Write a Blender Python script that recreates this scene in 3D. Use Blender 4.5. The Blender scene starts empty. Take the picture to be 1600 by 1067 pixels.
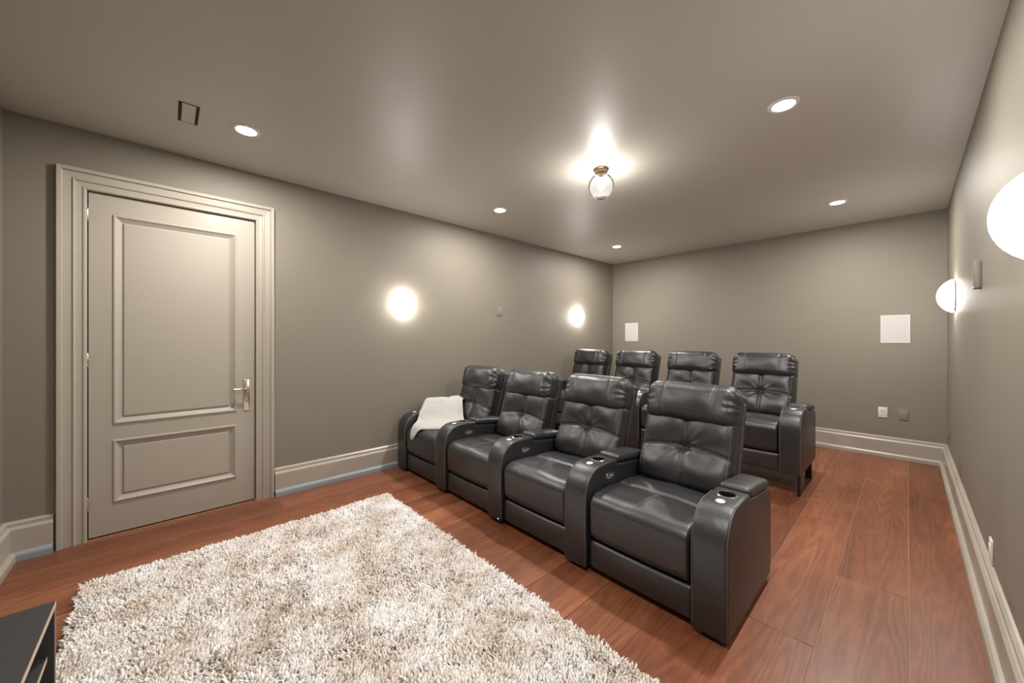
import bpy, bmesh, math, random
import numpy as np
from mathutils import Vector, Matrix

# ------------------------------------------------------------------ camera, world, exposure
scene = bpy.context.scene
COL = scene.collection
W, D, H, FY = 4.184, 6.292, 2.8506, -0.757      # room: x 0..W, y FY..D, z 0..H

cam_data = bpy.data.cameras.new('camera')
cam = bpy.data.objects.new('camera', cam_data)
COL.objects.link(cam)
cam.location = (3.8855, 0.0, 1.40)
cam.rotation_euler = (math.pi / 2, 0, 0.819779)
cam_data.sensor_width = 36.0
cam_data.sensor_fit = 'HORIZONTAL'
cam_data.lens = 577.055 / 1600 * 36
cam_data.shift_y = -2.8 / 1600
cam_data.clip_start = 0.02
scene.camera = cam

world = bpy.data.worlds.new('world')
scene.world = world
world.use_nodes = True
world.node_tree.nodes['Background'].inputs[0].default_value = (0.02, 0.02, 0.02, 1)
world.node_tree.nodes['Background'].inputs[1].default_value = 0.5

vs = scene.view_settings
vs.view_transform = 'Standard'
vs.look = 'None'
vs.gamma = 1.0
vs.use_curve_mapping = False
vs.exposure = 1.0
scene.cycles.use_denoising = True
scene.cycles.diffuse_bounces = 6
scene.cycles.sample_clamp_indirect = 6.0
scene.cycles.caustics_reflective = False
scene.cycles.caustics_refractive = False

DOWN_W = 19.0        # watts of each recessed downlight
SCONCE_E = 29.0      # emission of the opal glass
BULB_W = 8.0        # watts of the globe's bulb
WARM = (1.0, 0.95, 0.90)

rnd = random.Random(4)


# ------------------------------------------------------------------ helpers
def lin(r, g, b):
    def f(v):
        v /= 255.0
        return v / 12.92 if v <= 0.04045 else ((v + 0.055) / 1.055) ** 2.4
    return (f(r), f(g), f(b), 1.0)


def new_mat(name):
    m = bpy.data.materials.new(name)
    m.use_nodes = True
    nt = m.node_tree
    return m, nt, nt.nodes, nt.links, nt.nodes['Principled BSDF']


def plain(name, color, rough=0.5, metal=0.0, spec=0.5, bump=None):
    m, nt, N, L, P = new_mat(name)
    P.inputs['Base Color'].default_value = color
    P.inputs['Roughness'].default_value = rough
    P.inputs['Metallic'].default_value = metal
    P.inputs['Specular IOR Level'].default_value = spec
    if bump:
        sc, st = bump
        tc = N.new('ShaderNodeTexCoord')
        n = N.new('ShaderNodeTexNoise')
        n.inputs['Scale'].default_value = sc
        n.inputs['Detail'].default_value = 4
        b = N.new('ShaderNodeBump')
        b.inputs['Strength'].default_value = st
        b.inputs['Distance'].default_value = 0.01
        L.new(tc.outputs['Object'], n.inputs['Vector'])
        L.new(n.outputs['Fac'], b.inputs['Height'])
        L.new(b.outputs['Normal'], P.inputs['Normal'])
    return m


def emit(name, color, strength):
    m, nt, N, L, P = new_mat(name)
    P.inputs['Base Color'].default_value = (0.9, 0.9, 0.9, 1)
    P.inputs['Emission Color'].default_value = color
    P.inputs['Emission Strength'].default_value = strength
    return m


def mesh_data(name, verts, faces, smooth=True, sharp=None):
    me = bpy.data.meshes.new(name)
    me.from_pydata([tuple(v) for v in verts], [], faces)
    me.validate()
    bm = bmesh.new()
    bm.from_mesh(me)
    bmesh.ops.recalc_face_normals(bm, faces=bm.faces)
    bm.to_mesh(me)
    bm.free()
    if smooth:
        me.polygons.foreach_set('use_smooth', [True] * len(me.polygons))
        if sharp:
            me.set_sharp_from_angle(angle=math.radians(sharp))
    me.update()
    return me


def add(name, me, mat, parent=None, loc=(0, 0, 0), rot=(0, 0, 0)):
    o = bpy.data.objects.new(name, me)
    COL.objects.link(o)
    if mat is not None and me is not None and not me.materials:
        me.materials.append(mat)
    o.location = loc
    o.rotation_euler = rot
    if parent is not None:
        o.parent = parent
    return o


def empty(name, loc, label=None, cat=None, group=None, kind=None, rot=(0, 0, 0)):
    o = bpy.data.objects.new(name, None)
    COL.objects.link(o)
    o.location = loc
    o.rotation_euler = rot
    o.empty_display_size = 0.1
    return tag(o, label, cat, group, kind)


def tag(o, label=None, cat=None, group=None, kind=None):
    if label:
        o['label'] = label
    if cat:
        o['category'] = cat
    if group:
        o['group'] = group
    if kind:
        o['kind'] = kind
    return o


def box_vf(x0, x1, y0, y1, z0, z1, off=0):
    v = [(x, y, z) for z in (z0, z1) for y in (y0, y1) for x in (x0, x1)]
    f = [(0, 2, 3, 1), (4, 5, 7, 6), (0, 1, 5, 4), (2, 6, 7, 3), (0, 4, 6, 2), (1, 3, 7, 5)]
    return v, [tuple(i + off for i in q) for q in f]


def boxes(name, lst):
    V, F = [], []
    for b in lst:
        v, f = box_vf(*b, off=len(V))
        V += v
        F += f
    return mesh_data(name, V, F, smooth=False)


def bevel_box(name, sx, sy, sz, r=0.003, seg=2, center=(0, 0, 0)):
    bm = bmesh.new()
    bmesh.ops.create_cube(bm, size=1.0)
    for v in bm.verts:
        v.co = Vector((v.co.x * sx + center[0], v.co.y * sy + center[1], v.co.z * sz + center[2]))
    bmesh.ops.bevel(bm, geom=bm.edges[:], offset=r, segments=seg, affect='EDGES', profile=0.5)
    me = bpy.data.meshes.new(name)
    bm.to_mesh(me)
    bm.free()
    me.polygons.foreach_set('use_smooth', [True] * len(me.polygons))
    me.set_sharp_from_angle(angle=math.radians(40))
    return me


def rbox(sx, sy, sz, r, nx, ny, nz, k=4):
    """rounded box as numpy verts + faces, centred on the origin"""
    hs = (sx / 2, sy / 2, sz / 2)
    rr_ = r if isinstance(r, tuple) else (r, r, r)
    r3 = [min(q, h * 0.999) for q, h in zip(rr_, hs)]

    def ticks(h, n, rr):
        a = [h - rr + rr * math.tan(math.radians(45 * i / k)) for i in range(1, k + 1)]
        inner = list(np.linspace(-(h - rr), h - rr, n + 1))
        return [-q for q in a[::-1]] + inner + a
    T = [ticks(hs[i], (nx, ny, nz)[i], r3[i]) for i in range(3)]
    idx, V, F = {}, [], []

    def vid(p):
        key = tuple(round(c, 6) for c in p)
        if key not in idx:
            idx[key] = len(V)
            V.append(p)
        return idx[key]
    for ax in range(3):
        b, c = [(1, 2), (2, 0), (0, 1)][ax]
        for s in (-1, 1):
            tb, tc = T[b], T[c]
            for i in range(len(tb) - 1):
                for j in range(len(tc) - 1):
                    q = []
                    for (u, v) in ((i, j), (i + 1, j), (i + 1, j + 1), (i, j + 1)):
                        p = [0, 0, 0]
                        p[ax] = s * hs[ax]
                        p[b] = tb[u]
                        p[c] = tc[v]
                        q.append(vid(p))
                    F.append(tuple(q) if s > 0 else tuple(q[::-1]))
    P = np.array(V, float)
    hs_a, r_a = np.array(hs), np.array(r3)
    inner = np.clip(P, -(hs_a - r_a), hs_a - r_a)
    d = (P - inner) / r_a
    n = np.linalg.norm(d, axis=1, keepdims=True)
    n[n == 0] = 1
    return inner + d / n * r_a, F


def tube_vf(path, rad, sides=6, closed=False, off=0):
    P = [Vector(p) for p in path]
    n = len(P)
    V, F = [], []
    prev = None
    for i in range(n):
        if closed:
            t = P[(i + 1) % n] - P[i - 1]
        else:
            t = P[min(i + 1, n - 1)] - P[max(i - 1, 0)]
        t.normalize()
        if prev is None:
            a = t.orthogonal().normalized()
        else:
            a = (prev - t * prev.dot(t)).normalized()
        prev = a
        b = t.cross(a)
        rr = rad[i] if isinstance(rad, (list, tuple)) else rad
        for k in range(sides):
            th = 2 * math.pi * k / sides
            V.append(tuple(P[i] + (a * math.cos(th) + b * math.sin(th)) * rr))
    m = n if closed else n - 1
    for i in range(m):
        for k in range(sides):
            i2 = (i + 1) % n
            F.append((off + i * sides + k, off + i * sides + (k + 1) % sides,
                      off + i2 * sides + (k + 1) % sides, off + i2 * sides + k))
    if not closed:
        F.append(tuple(off + k for k in range(sides))[::-1])
        F.append(tuple(off + (n - 1) * sides + k for k in range(sides)))
    return V, F


def tubes(name, paths, rad, sides=6, closed=False):
    V, F = [], []
    for p in paths:
        v, f = tube_vf(p, rad, sides, closed, len(V))
        V += v
        F += f
    return mesh_data(name, V, F)


def tube_set(name, paths, rad, sides=6):
    return [tubes(name, [p], rad, sides) for p in paths]


def lathe(name, prof, n=32, axis='z', sharp=35, arc=(0, 2 * math.pi)):
    """prof: list of (r, h). Closed at r=0 ends."""
    V, F, rings = [], [], []
    for r, h in prof:
        if r < 1e-6:
            rings.append([len(V)])
            V.append((0, 0, h))
        else:
            ids = []
            for k in range(n):
                a = 2 * math.pi * k / n
                ids.append(len(V))
                V.append((r * math.cos(a), r * math.sin(a), h))
            rings.append(ids)
    for a, b in zip(rings[:-1], rings[1:]):
        for k in range(n):
            k2 = (k + 1) % n
            if len(a) == 1 and len(b) == 1:
                continue
            if len(a) == 1:
                F.append((a[0], b[k], b[k2]))
            elif len(b) == 1:
                F.append((a[k], a[k2], b[0]))
            else:
                F.append((a[k], a[k2], b[k2], b[k]))
    if axis == 'x':
        V = [(z, y, -x) for x, y, z in V]
    elif axis == '-x':
        V = [(-z, y, x) for x, y, z in V]
    elif axis == '-y':
        V = [(x, -z, y) for x, y, z in V]
    return mesh_data(name, V, F, sharp=sharp)


def extrude_profile(name, prof, fn, t0, t1, sharp=30):
    """prof: (d, z) points; fn(d, z, end) -> xyz for end 0 and 1"""
    n = len(prof)
    V = [fn(d, z, 0) for d, z in prof] + [fn(d, z, 1) for d, z in prof]
    F = [(i, (i + 1) % n, n + (i + 1) % n, n + i) for i in range(n)]
    F += [tuple(range(n))[::-1], tuple(range(n, 2 * n))]
    return mesh_data(name, V, F, smooth=False)


# ------------------------------------------------------------------ materials
def wall_paint(name, col, rough=0.56, spec=0.35):
    m, nt, N, L, P = new_mat(name)
    tc = N.new('ShaderNodeTexCoord')
    n1 = N.new('ShaderNodeTexNoise')
    n1.inputs['Scale'].default_value = 1.3
    n1.inputs['Detail'].default_value = 3
    mix = N.new('ShaderNodeMix')
    mix.data_type = 'RGBA'
    mix.inputs[6].default_value = tuple(c * 0.97 for c in col[:3]) + (1,)
    mix.inputs[7].default_value = tuple(min(1, c * 1.03) for c in col[:3]) + (1,)
    L.new(tc.outputs['Object'], n1.inputs['Vector'])
    L.new(n1.outputs['Fac'], mix.inputs[0])
    L.new(mix.outputs[2], P.inputs['Base Color'])
    n2 = N.new('ShaderNodeTexNoise')
    n2.inputs['Scale'].default_value = 260
    n2.inputs['Detail'].default_value = 2
    b = N.new('ShaderNodeBump')
    b.inputs['Strength'].default_value = 0.12
    b.inputs['Distance'].default_value = 0.002
    L.new(tc.outputs['Object'], n2.inputs['Vector'])
    L.new(n2.outputs['Fac'], b.inputs['Height'])
    L.new(b.outputs['Normal'], P.inputs['Normal'])
    P.inputs['Roughness'].default_value = rough
    P.inputs['Specular IOR Level'].default_value = spec
    return m


WALL = lin(128, 122, 110)
M_wall = wall_paint('wall_paint', WALL)
M_ceil = wall_paint('ceiling_paint', lin(180, 175, 165), 0.46, 0.55)
M_trim = plain('trim_paint', lin(166, 159, 147), 0.32, 0, 0.5)
M_shoe_blue_cast = plain('shoe_moulding_blue_light_tint', lin(140, 149, 155), 0.35)  # bluish light on the left shoe moulding, put into its colour
M_white = plain('white_plastic', lin(214, 212, 208), 0.4)
M_grille = plain('white_speaker_grille', lin(196, 194, 190), 0.7, bump=(900, 0.3))
M_dark = plain('dark_void', lin(22, 19, 17), 0.8)
M_chrome = plain('chrome', lin(225, 222, 215), 0.16, 1.0)
M_nickel = plain('polished_nickel', lin(215, 205, 188), 0.22, 1.0)
M_brass = plain('brushed_brass', lin(120, 100, 76), 0.3, 1.0)
M_black = plain('black_plastic', lin(20, 20, 21), 0.45)
M_silver_dot = plain('silver_button', lin(225, 223, 218), 0.35, 0.2)
M_thread = plain('grey_stitching_thread', lin(120, 116, 112), 0.7)
M_console = plain('charcoal_laminate', lin(52, 50, 51), 0.5, bump=(300, 0.05))
M_edge = plain('pale_edge_band', lin(190, 172, 155), 0.5)


def leather():
    m, nt, N, L, P = new_mat('black_leather')
    tc = N.new('ShaderNodeTexCoord')
    n1 = N.new('ShaderNodeTexNoise')
    n1.inputs['Scale'].default_value = 5
    n1.inputs['Detail'].default_value = 4
    cr = N.new('ShaderNodeValToRGB')
    cr.color_ramp.elements[0].position = 0.3
    cr.color_ramp.elements[0].color = lin(31, 31, 34)
    cr.color_ramp.elements[1].position = 0.75
    cr.color_ramp.elements[1].color = lin(42, 42, 45)
    L.new(tc.outputs['Object'], n1.inputs['Vector'])
    L.new(n1.outputs['Fac'], cr.inputs['Fac'])
    L.new(cr.outputs['Color'], P.inputs['Base Color'])
    v = N.new('ShaderNodeTexVoronoi')
    v.inputs['Scale'].default_value = 320
    n2 = N.new('ShaderNodeTexNoise')
    n2.inputs['Scale'].default_value = 14
    n2.inputs['Detail'].default_value = 5
    b1 = N.new('ShaderNodeBump')
    b1.inputs['Strength'].default_value = 0.10
    b1.inputs['Distance'].default_value = 0.002
    b2 = N.new('ShaderNodeBump')
    b2.inputs['Strength'].default_value = 0.22
    b2.inputs['Distance'].default_value = 0.012
    L.new(tc.outputs['Object'], v.inputs['Vector'])
    L.new(tc.outputs['Object'], n2.inputs['Vector'])
    L.new(v.outputs['Distance'], b1.inputs['Height'])
    L.new(n2.outputs['Fac'], b2.inputs['Height'])
    L.new(b2.outputs['Normal'], b1.inputs['Normal'])
    L.new(b1.outputs['Normal'], P.inputs['Normal'])
    P.inputs['Roughness'].default_value = 0.41
    P.inputs['Specular IOR Level'].default_value = 0.9
    return m


M_leather = leather()
M_piping = plain('leather_piping', lin(92, 88, 86), 0.35)


def wood():
    m, nt, N, L, P = new_mat('red_brown_oak_plank')
    tc = N.new('ShaderNodeTexCoord')
    oi = N.new('ShaderNodeObjectInfo')
    off = N.new('ShaderNodeVectorMath')
    off.operation = 'MULTIPLY_ADD'
    comb = N.new('ShaderNodeCombineXYZ')
    L.new(oi.outputs['Random'], comb.inputs[0])
    L.new(oi.outputs['Random'], comb.inputs[1])
    L.new(oi.outputs['Random'], comb.inputs[2])
    off.inputs[1].default_value = (37, 91, 13)
    L.new(comb.outputs[0], off.inputs[0])
    L.new(tc.outputs['Object'], off.inputs[2])
    mp = N.new('ShaderNodeMapping')
    mp.inputs['Scale'].default_value = (1.0, 0.10, 1.0)
    L.new(off.outputs[0], mp.inputs['Vector'])
    # cathedral grain: rings of a distorted field
    n0 = N.new('ShaderNodeTexNoise')
    n0.inputs['Scale'].default_value = 4.5
    n0.inputs['Detail'].default_value = 2
    n0.inputs['Roughness'].default_value = 0.4
    L.new(mp.outputs[0], n0.inputs['Vector'])
    mul = N.new('ShaderNodeMath')
    mul.operation = 'MULTIPLY'
    mul.inputs[1].default_value = 120
    L.new(n0.outputs['Fac'], mul.inputs[0])
    sn = N.new('ShaderNodeMath')
    sn.operation = 'SINE'
    L.new(mul.outputs[0], sn.inputs[0])
    n1 = N.new('ShaderNodeTexNoise')       # fine pores
    n1.inputs['Scale'].default_value = 90
    n1.inputs['Detail'].default_value = 5
    L.new(mp.outputs[0], n1.inputs['Vector'])
    n2 = N.new('ShaderNodeTexNoise')       # broad tone drift
    n2.inputs['Scale'].default_value = 3
    n2.inputs['Detail'].default_value = 3
    L.new(mp.outputs[0], n2.inputs['Vector'])
    a1 = N.new('ShaderNodeMath')
    a1.operation = 'MULTIPLY_ADD'
    a1.inputs[1].default_value = 0.06
    L.new(sn.outputs[0], a1.inputs[0])
    L.new(n2.outputs['Fac'], a1.inputs[2])
    a2 = N.new('ShaderNodeMath')
    a2.operation = 'MULTIPLY_ADD'
    a2.inputs[1].default_value = 0.35
    L.new(n1.outputs['Fac'], a2.inputs[0])
    L.new(a1.outputs[0], a2.inputs[2])
    cr = N.new('ShaderNodeValToRGB')
    e = cr.color_ramp.elements
    e[0].position = 0.38
    e[0].color = lin(92, 53, 36)
    e[1].position = 0.98
    e[1].color = lin(156, 102, 72)
    k = e.new(0.68)
    k.color = lin(126, 75, 50)
    L.new(a2.outputs[0], cr.inputs['Fac'])
    hs = N.new('ShaderNodeHueSaturation')
    mr = N.new('ShaderNodeMapRange')
    mr.inputs['To Min'].default_value = 0.86
    mr.inputs['To Max'].default_value = 1.16
    L.new(oi.outputs['Random'], mr.inputs['Value'])
    L.new(mr.outputs[0], hs.inputs['Value'])
    L.new(cr.outputs['Color'], hs.inputs['Color'])
    L.new(hs.outputs['Color'], P.inputs['Base Color'])
    b = N.new('ShaderNodeBump')
    b.inputs['Strength'].default_value = 0.15
    b.inputs['Distance'].default_value = 0.003
    L.new(a2.outputs[0], b.inputs['Height'])
    L.new(b.outputs['Normal'], P.inputs['Normal'])
    P.inputs['Roughness'].default_value = 0.36
    P.inputs['Specular IOR Level'].default_value = 0.5
    return m


M_wood = wood()
M_joint = plain('pale_joint_highlight', lin(196, 160, 135), 0.6)  # pale gap colour stands for highlights along the plank bevels


def pile_mat():
    m, nt, N, L, P = new_mat('cream_shag_yarn')
    tc = N.new('ShaderNodeTexCoord')
    n1 = N.new('ShaderNodeTexNoise')
    n1.inputs['Scale'].default_value = 4.0
    n1.inputs['Detail'].default_value = 8
    n1.inputs['Roughness'].default_value = 0.72
    L.new(tc.outputs['Object'], n1.inputs['Vector'])
    cr = N.new('ShaderNodeValToRGB')
    e = cr.color_ramp.elements
    e[0].position = 0.36
    e[0].color = lin(224, 212, 200)  # yarn mottle; its tan patches also paint in shading by pile direction
    e[1].position = 0.60
    e[1].color = lin(252, 250, 248)
    L.new(n1.outputs['Fac'], cr.inputs['Fac'])
    L.new(cr.outputs['Color'], P.inputs['Base Color'])
    P.inputs['Roughness'].default_value = 0.85
    P.inputs['Specular IOR Level'].default_value = 0.15
    return m


M_pile = pile_mat()
M_backing = plain('rug_backing', lin(170, 150, 130), 0.9)
M_fleece = plain('white_fleece', lin(186, 184, 180), 0.9, 0, 0.15, bump=(90, 0.7))
M_sconce = emit('opal_glass_lit', (1.0, 0.95, 0.90, 1), SCONCE_E)
M_lens = emit('downlight_lens_lit', (1.0, 0.93, 0.84, 1), 22.0)
M_bulb = emit('bulb_lit', (1.0, 0.95, 0.90, 1), 30.0)
M_blue = emit('blue_indicator', (0.25, 0.5, 1.0, 1), 2.5)


def globe_glass():
    m = bpy.data.materials.new('clear_globe_glass')
    m.use_nodes = True
    nt = m.node_tree
    N, L = nt.nodes, nt.links
    N.clear()
    out = N.new('ShaderNodeOutputMaterial')
    tr = N.new('ShaderNodeBsdfTransparent')
    tr.inputs[0].default_value = (0.95, 0.95, 0.95, 1)
    gl = N.new('ShaderNodeBsdfGlossy')
    gl.inputs['Roughness'].default_value = 0.02
    lw = N.new('ShaderNodeLayerWeight')
    lw.inputs['Blend'].default_value = 0.12
    mx = N.new('ShaderNodeMixShader')
    tl = N.new('ShaderNodeBsdfTranslucent')
    m0 = N.new('ShaderNodeMixShader')
    m0.inputs[0].default_value = 0.012
    L.new(tr.outputs[0], m0.inputs[1])
    L.new(tl.outputs[0], m0.inputs[2])
    L.new(lw.outputs['Fresnel'], mx.inputs[0])
    L.new(m0.outputs[0], mx.inputs[1])
    L.new(gl.outputs[0], mx.inputs[2])
    L.new(mx.outputs[0], out.inputs[0])
    return m


M_glass = globe_glass()

# ------------------------------------------------------------------ room shell
DY0, DY1, DZ = -0.401, 0.558, 2.432     # door leaf
T = 0.12


def struct(name, me, mat):
    o = add(name, me, mat)
    o['kind'] = 'structure'
    return o


struct('wall_left', boxes('wall_left', [(-T, 0, FY - T, DY0 - 0.012, 0, H), (-T, 0, DY1 + 0.012, D + T, 0, H),
                                        (-T, 0, DY0 - 0.012, DY1 + 0.012, DZ + 0.012, H)]), M_wall)
struct('wall_right', boxes('wall_right', [(W, W + T, FY - T, D + T, 0, H)]), M_wall)
struct('wall_back', boxes('wall_back', [(0, W, D, D + T, 0, H)]), M_wall)
struct('wall_front', boxes('wall_front', [(0, W, FY - T, FY, 0, H)]), M_wall)
struct('ceiling', boxes('ceiling', [(-T, W + T, FY - T, D + T, H, H + 0.1)]), M_ceil)

# floor: sub-floor with every plank a child of its own
floor = struct('floor', boxes('floor', [(-T, W + T, FY - T, D + T, -0.06, -0.0045)]), M_joint)
PITCH, PX0 = 0.295, 0.35
plank_cache = {}


def plank_mesh(w, l):
    key = (round(w, 3), round(l, 3))
    if key not in plank_cache:
        plank_cache[key] = bevel_box('plank', w - 0.0028, l - 0.0022, 0.012, 0.0012, 1)
    return plank_cache[key]


fixed = {-1: [0.71], 0: [1.55, 4.0], 10: [2.15, 4.75], 11: [0.35, 2.92, 5.47], 12: [1.2, 3.85]}
for k in range(-2, 14):
    x0, x1 = PX0 + PITCH * k, PX0 + PITCH * (k + 1)
    x0, x1 = max(x0, 0.0), min(x1, W)
    if x1 - x0 < 0.02:
        continue
    if k in fixed:
        cuts = [c for c in fixed[k]]
    else:
        s = FY + rnd.uniform(0.5, 2.3)
        cuts = []
        while s < D - 0.4:
            cuts.append(s)
            s += rnd.choice((2.2, 2.55, 1.9))
    if k == -1:
        cuts += [3.1, 5.4]
    ys = [FY] + [c for c in cuts] + [D]
    for a, b in zip(ys[:-1], ys[1:]):
        add('plank', plank_mesh(x1 - x0, b - a), M_wood, floor, ((x0 + x1) / 2, (a + b) / 2, -0.006))

# baseboards with their shoe mouldings
BB = [(0, 0.0), (0, 0.245), (0.010, 0.244), (0.021, 0.233), (0.021, 0.213), (0.027, 0.210), (0.037, 0.197), (0.037, 0.0)]
SH = [(0.037, 0.001), (0.037, 0.058), (0.050, 0.055), (0.060, 0.043), (0.062, 0.030), (0.062, 0.001)]


def base(name, fn, shoe_mat=None):
    o = struct(name, extrude_profile(name, BB, fn, 0, 1), M_trim)
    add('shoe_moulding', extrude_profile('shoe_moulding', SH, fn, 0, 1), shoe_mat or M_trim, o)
    return o


base('baseboard_left', lambda d, z, e: (d, (0.704 if e == 0 else D - d), z), M_shoe_blue_cast)
base('baseboard_left_corner', lambda d, z, e: (d, (FY + d if e == 0 else -0.551), z), M_shoe_blue_cast)
base('baseboard_back', lambda d, z, e: ((d if e == 0 else W - d), D - d, z))
base('baseboard_right', lambda d, z, e: (W - d, (FY + d if e == 0 else D - d), z))
base('baseboard_front', lambda d, z, e: ((d if e == 0 else W - d), FY + d, z))

# door casing: stepped profile (w outwards from the opening, depth from wall)
CW = 0.134
CAS = [(0.0, -0.03), (0.0, 0.012), (0.006, 0.018), (0.016, 0.018), (0.020, 0.012), (0.048, 0.015), (0.052, 0.024),
       (0.060, 0.026), (0.066, 0.018), (0.106, 0.022), (0.110, 0.036), (0.130, 0.038), (CW, 0.034), (CW, 0.0)]
trim = empty('trim_1', (0, 0.08, 0), kind='structure')
trim.location = (0, 0, 0)
cy0, cy1, cz = DY0 - 0.006, DY1 + 0.006, DZ + 0.006
add('side_casing', extrude_profile('side_casing', CAS, lambda w, d, e: (d, cy0 - w, 0.0 if e == 0 else cz + w), 0, 1), M_trim, trim)
add('side_casing', extrude_profile('side_casing', CAS, lambda w, d, e: (d, cy1 + w, 0.0 if e == 0 else cz + w), 0, 1), M_trim, trim)
add('head_casing', extrude_profile('head_casing', CAS, lambda w, d, e: (d, (cy0 - w if e == 0 else cy1 + w), cz + w), 0, 1), M_trim, trim)


# door leaf: frame (stiles and rails) with recessed mouldings around two raised panels
def panel_opening(V, F, y0, y1, z0, z1, xf):
    """concentric rectangular steps: (inset, depth)"""
    steps = [(0.0, 0.0), (0.003, 0.008), (0.010, 0.010), (0.017, 0.006), (0.022, 0.0), (0.046, -0.015), (0.050, -0.015), (0.052, -0.008), (0.058, -0.004)]
    rings = []
    for i, dp in steps:
        ids = []
        for (y, z) in ((y0 + i, z0 + i), (y1 - i, z0 + i), (y1 - i, z1 - i), (y0 + i, z1 - i)):
            ids.append(len(V))
            V.append((xf + dp, y, z))
        rings.append(ids)
    for a, b in zip(rings[:-1], rings[1:]):
        for k in range(4):
            F.append((a[k], a[(k + 1) % 4], b[(k + 1) % 4], b[k]))
    F.append(tuple(rings[-1]))


XF = -0.012
pu = (-0.286, 0.433, 0.792, 2.298)
pl = (-0.286, 0.433, 0.230, 0.680)
V, F = [], []
for b in [(-0.055, XF, DY0, pu[0], 0.012, DZ), (-0.055, XF, pu[1], DY1, 0.012, DZ), (-0.055, XF, pu[0], pu[1], pu[3], DZ),
          (-0.055, XF, pu[0], pu[1], pl[3], pu[2]), (-0.055, XF, pu[0], pu[1], 0.012, pl[2])]:
    v, f = box_vf(*b, off=len(V))
    V += v
    F += f
door = struct('door_1', mesh_data('door_1', V, F, smooth=False), M_trim)
for q in (pu, pl):
    V, F = [], []
    panel_opening(V, F, *q, XF)
    v, f = box_vf(-0.05, XF - 0.016, *q, off=len(V))
    me = bpy.data.meshes.new('panel')
    me.from_pydata(V + v, [], [tuple(x) for x in F] + f)
    me.update()
    add('panel', me, M_trim, door)
struct('door_backing', boxes('door_backing', [(-T, -0.06, DY0 - 0.012, DY1 + 0.012, 0, DZ)]), M_dark).parent = door
for z in (0.254, 1.258, 2.27):
    hg = add('hinge', lathe('hinge', [(0, -0.046), (0.004, -0.046), (0.0065, -0.042), (0.0065, 0.042), (0.004, 0.046), (0, 0.046)], 12), M_nickel, door, (0.004, DY0 - 0.004, z))
hp = add('handle_plate', bevel_box('handle_plate', 0.007, 0.044, 0.27, 0.003, 2), M_nickel, door, (XF + 0.0035, 0.500, 0.925))
add('lever', tubes('lever', [[(0, 0, 0), (0.035, 0, 0), (0.046, -0.006, 0.002), (0.050, -0.02, 0.003), (0.050, -0.06, -0.002), (0.046, -0.09, 0.002), (0.042, -0.108, 0.004)]], 0.0075, 10),
    M_nickel, hp, (0.003, 0, 0.055))
add('rose', lathe('rose', [(0, 0.014), (0.012, 0.014), (0.016, 0.006), (0.017, 0)], 20, axis='x'), M_nickel, hp, (0.003, 0, 0.055))
add('thumb_turn', lathe('thumb_turn', [(0, 0.01), (0.007, 0.01), (0.009, 0)], 16, axis='x'), M_nickel, hp, (0.003, 0, -0.055))


# ------------------------------------------------------------------ lamps
def area_lamp(name, parent, loc, size, watts, rot=(0, 0, 0), spread=180):
    ld = bpy.data.lights.new(name, 'AREA')
    ld.shape = 'DISK'
    ld.size = size
    ld.energy = watts
    ld.color = WARM
    ld.spread = math.radians(spread)
    o = bpy.data.objects.new(name, ld)
    COL.objects.link(o)
    o.parent = parent
    o.location = loc
    o.rotation_euler = rot
    return o


ring_me = lathe('trim_ring', [(0.058, -0.002), (0.060, -0.008), (0.078, -0.006), (0.082, 0.0), (0.058, 0.0), (0.058, -0.002)], 40)
lens_me = lathe('lens', [(0, -0.004), (0.045, -0.004), (0.0585, -0.003), (0.0585, -0.0005), (0, -0.0005)], 40)
down_labels = [
    ((0.762, 0.40), 'round white recessed downlight in the ceiling nearest the door and vent'),
    ((0.775, 2.72), 'recessed ceiling downlight midway along the left wall, between door and back wall'),
    ((0.80, 5.11), 'smallest, farthest recessed downlight, in the ceiling above the left back-row recliner'),
    ((3.38, 5.17), 'recessed ceiling downlight near the back wall on the right side'),
    ((3.363, 2.78), 'large round recessed downlight in the ceiling between glass globe and right wall'),
    ((3.37, 0.40), 'recessed ceiling downlight above the photographer, beside the right wall'),
]
for (x, y), lab in down_labels:
    t = empty('recessed_downlight', (x, y, H), lab, 'downlight', 'recessed ceiling downlights')
    add('trim_ring', ring_me, M_white, t)
    add('lens', lens_me, M_lens, t)
    area_lamp('downlight_lamp', t, (0, 0, -0.012), 0.11, DOWN_W)

# wall sconces: opal half-domes on a stand-off plate
R, DEP = 0.150, 0.095
CAP = math.radians(72)
RHO = R / math.sin(CAP)
dome_prof = []
for i in range(15):
    a = CAP * i / 14
    dome_prof.append((RHO * math.sin(a), 0.020 + (RHO * math.cos(a) - RHO * math.cos(CAP)) * DEP / (RHO * (1 - math.cos(CAP)))))
dome_prof += [(R * 0.995, 0.016), (R * 0.97, 0.013), (R * 0.5, 0.013), (0, 0.013)]
dome_l = lathe('glass_dome', dome_prof, 40, axis='x', sharp=80)
dome_r = lathe('glass_dome', dome_prof, 40, axis='-x', sharp=80)
plate_prof = [(0, 0.0128), (R * 0.962, 0.0128), (R * 0.962, 0.008), (R * 0.90, 0.0), (0, 0)]
plate_l = lathe('backplate', plate_prof, 32, axis='x')
plate_r = lathe('backplate', plate_prof, 32, axis='-x')
for me_ in (dome_l, dome_r, plate_l, plate_r):
    for v_ in me_.vertices:
        v_.co.y *= 0.68
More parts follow.
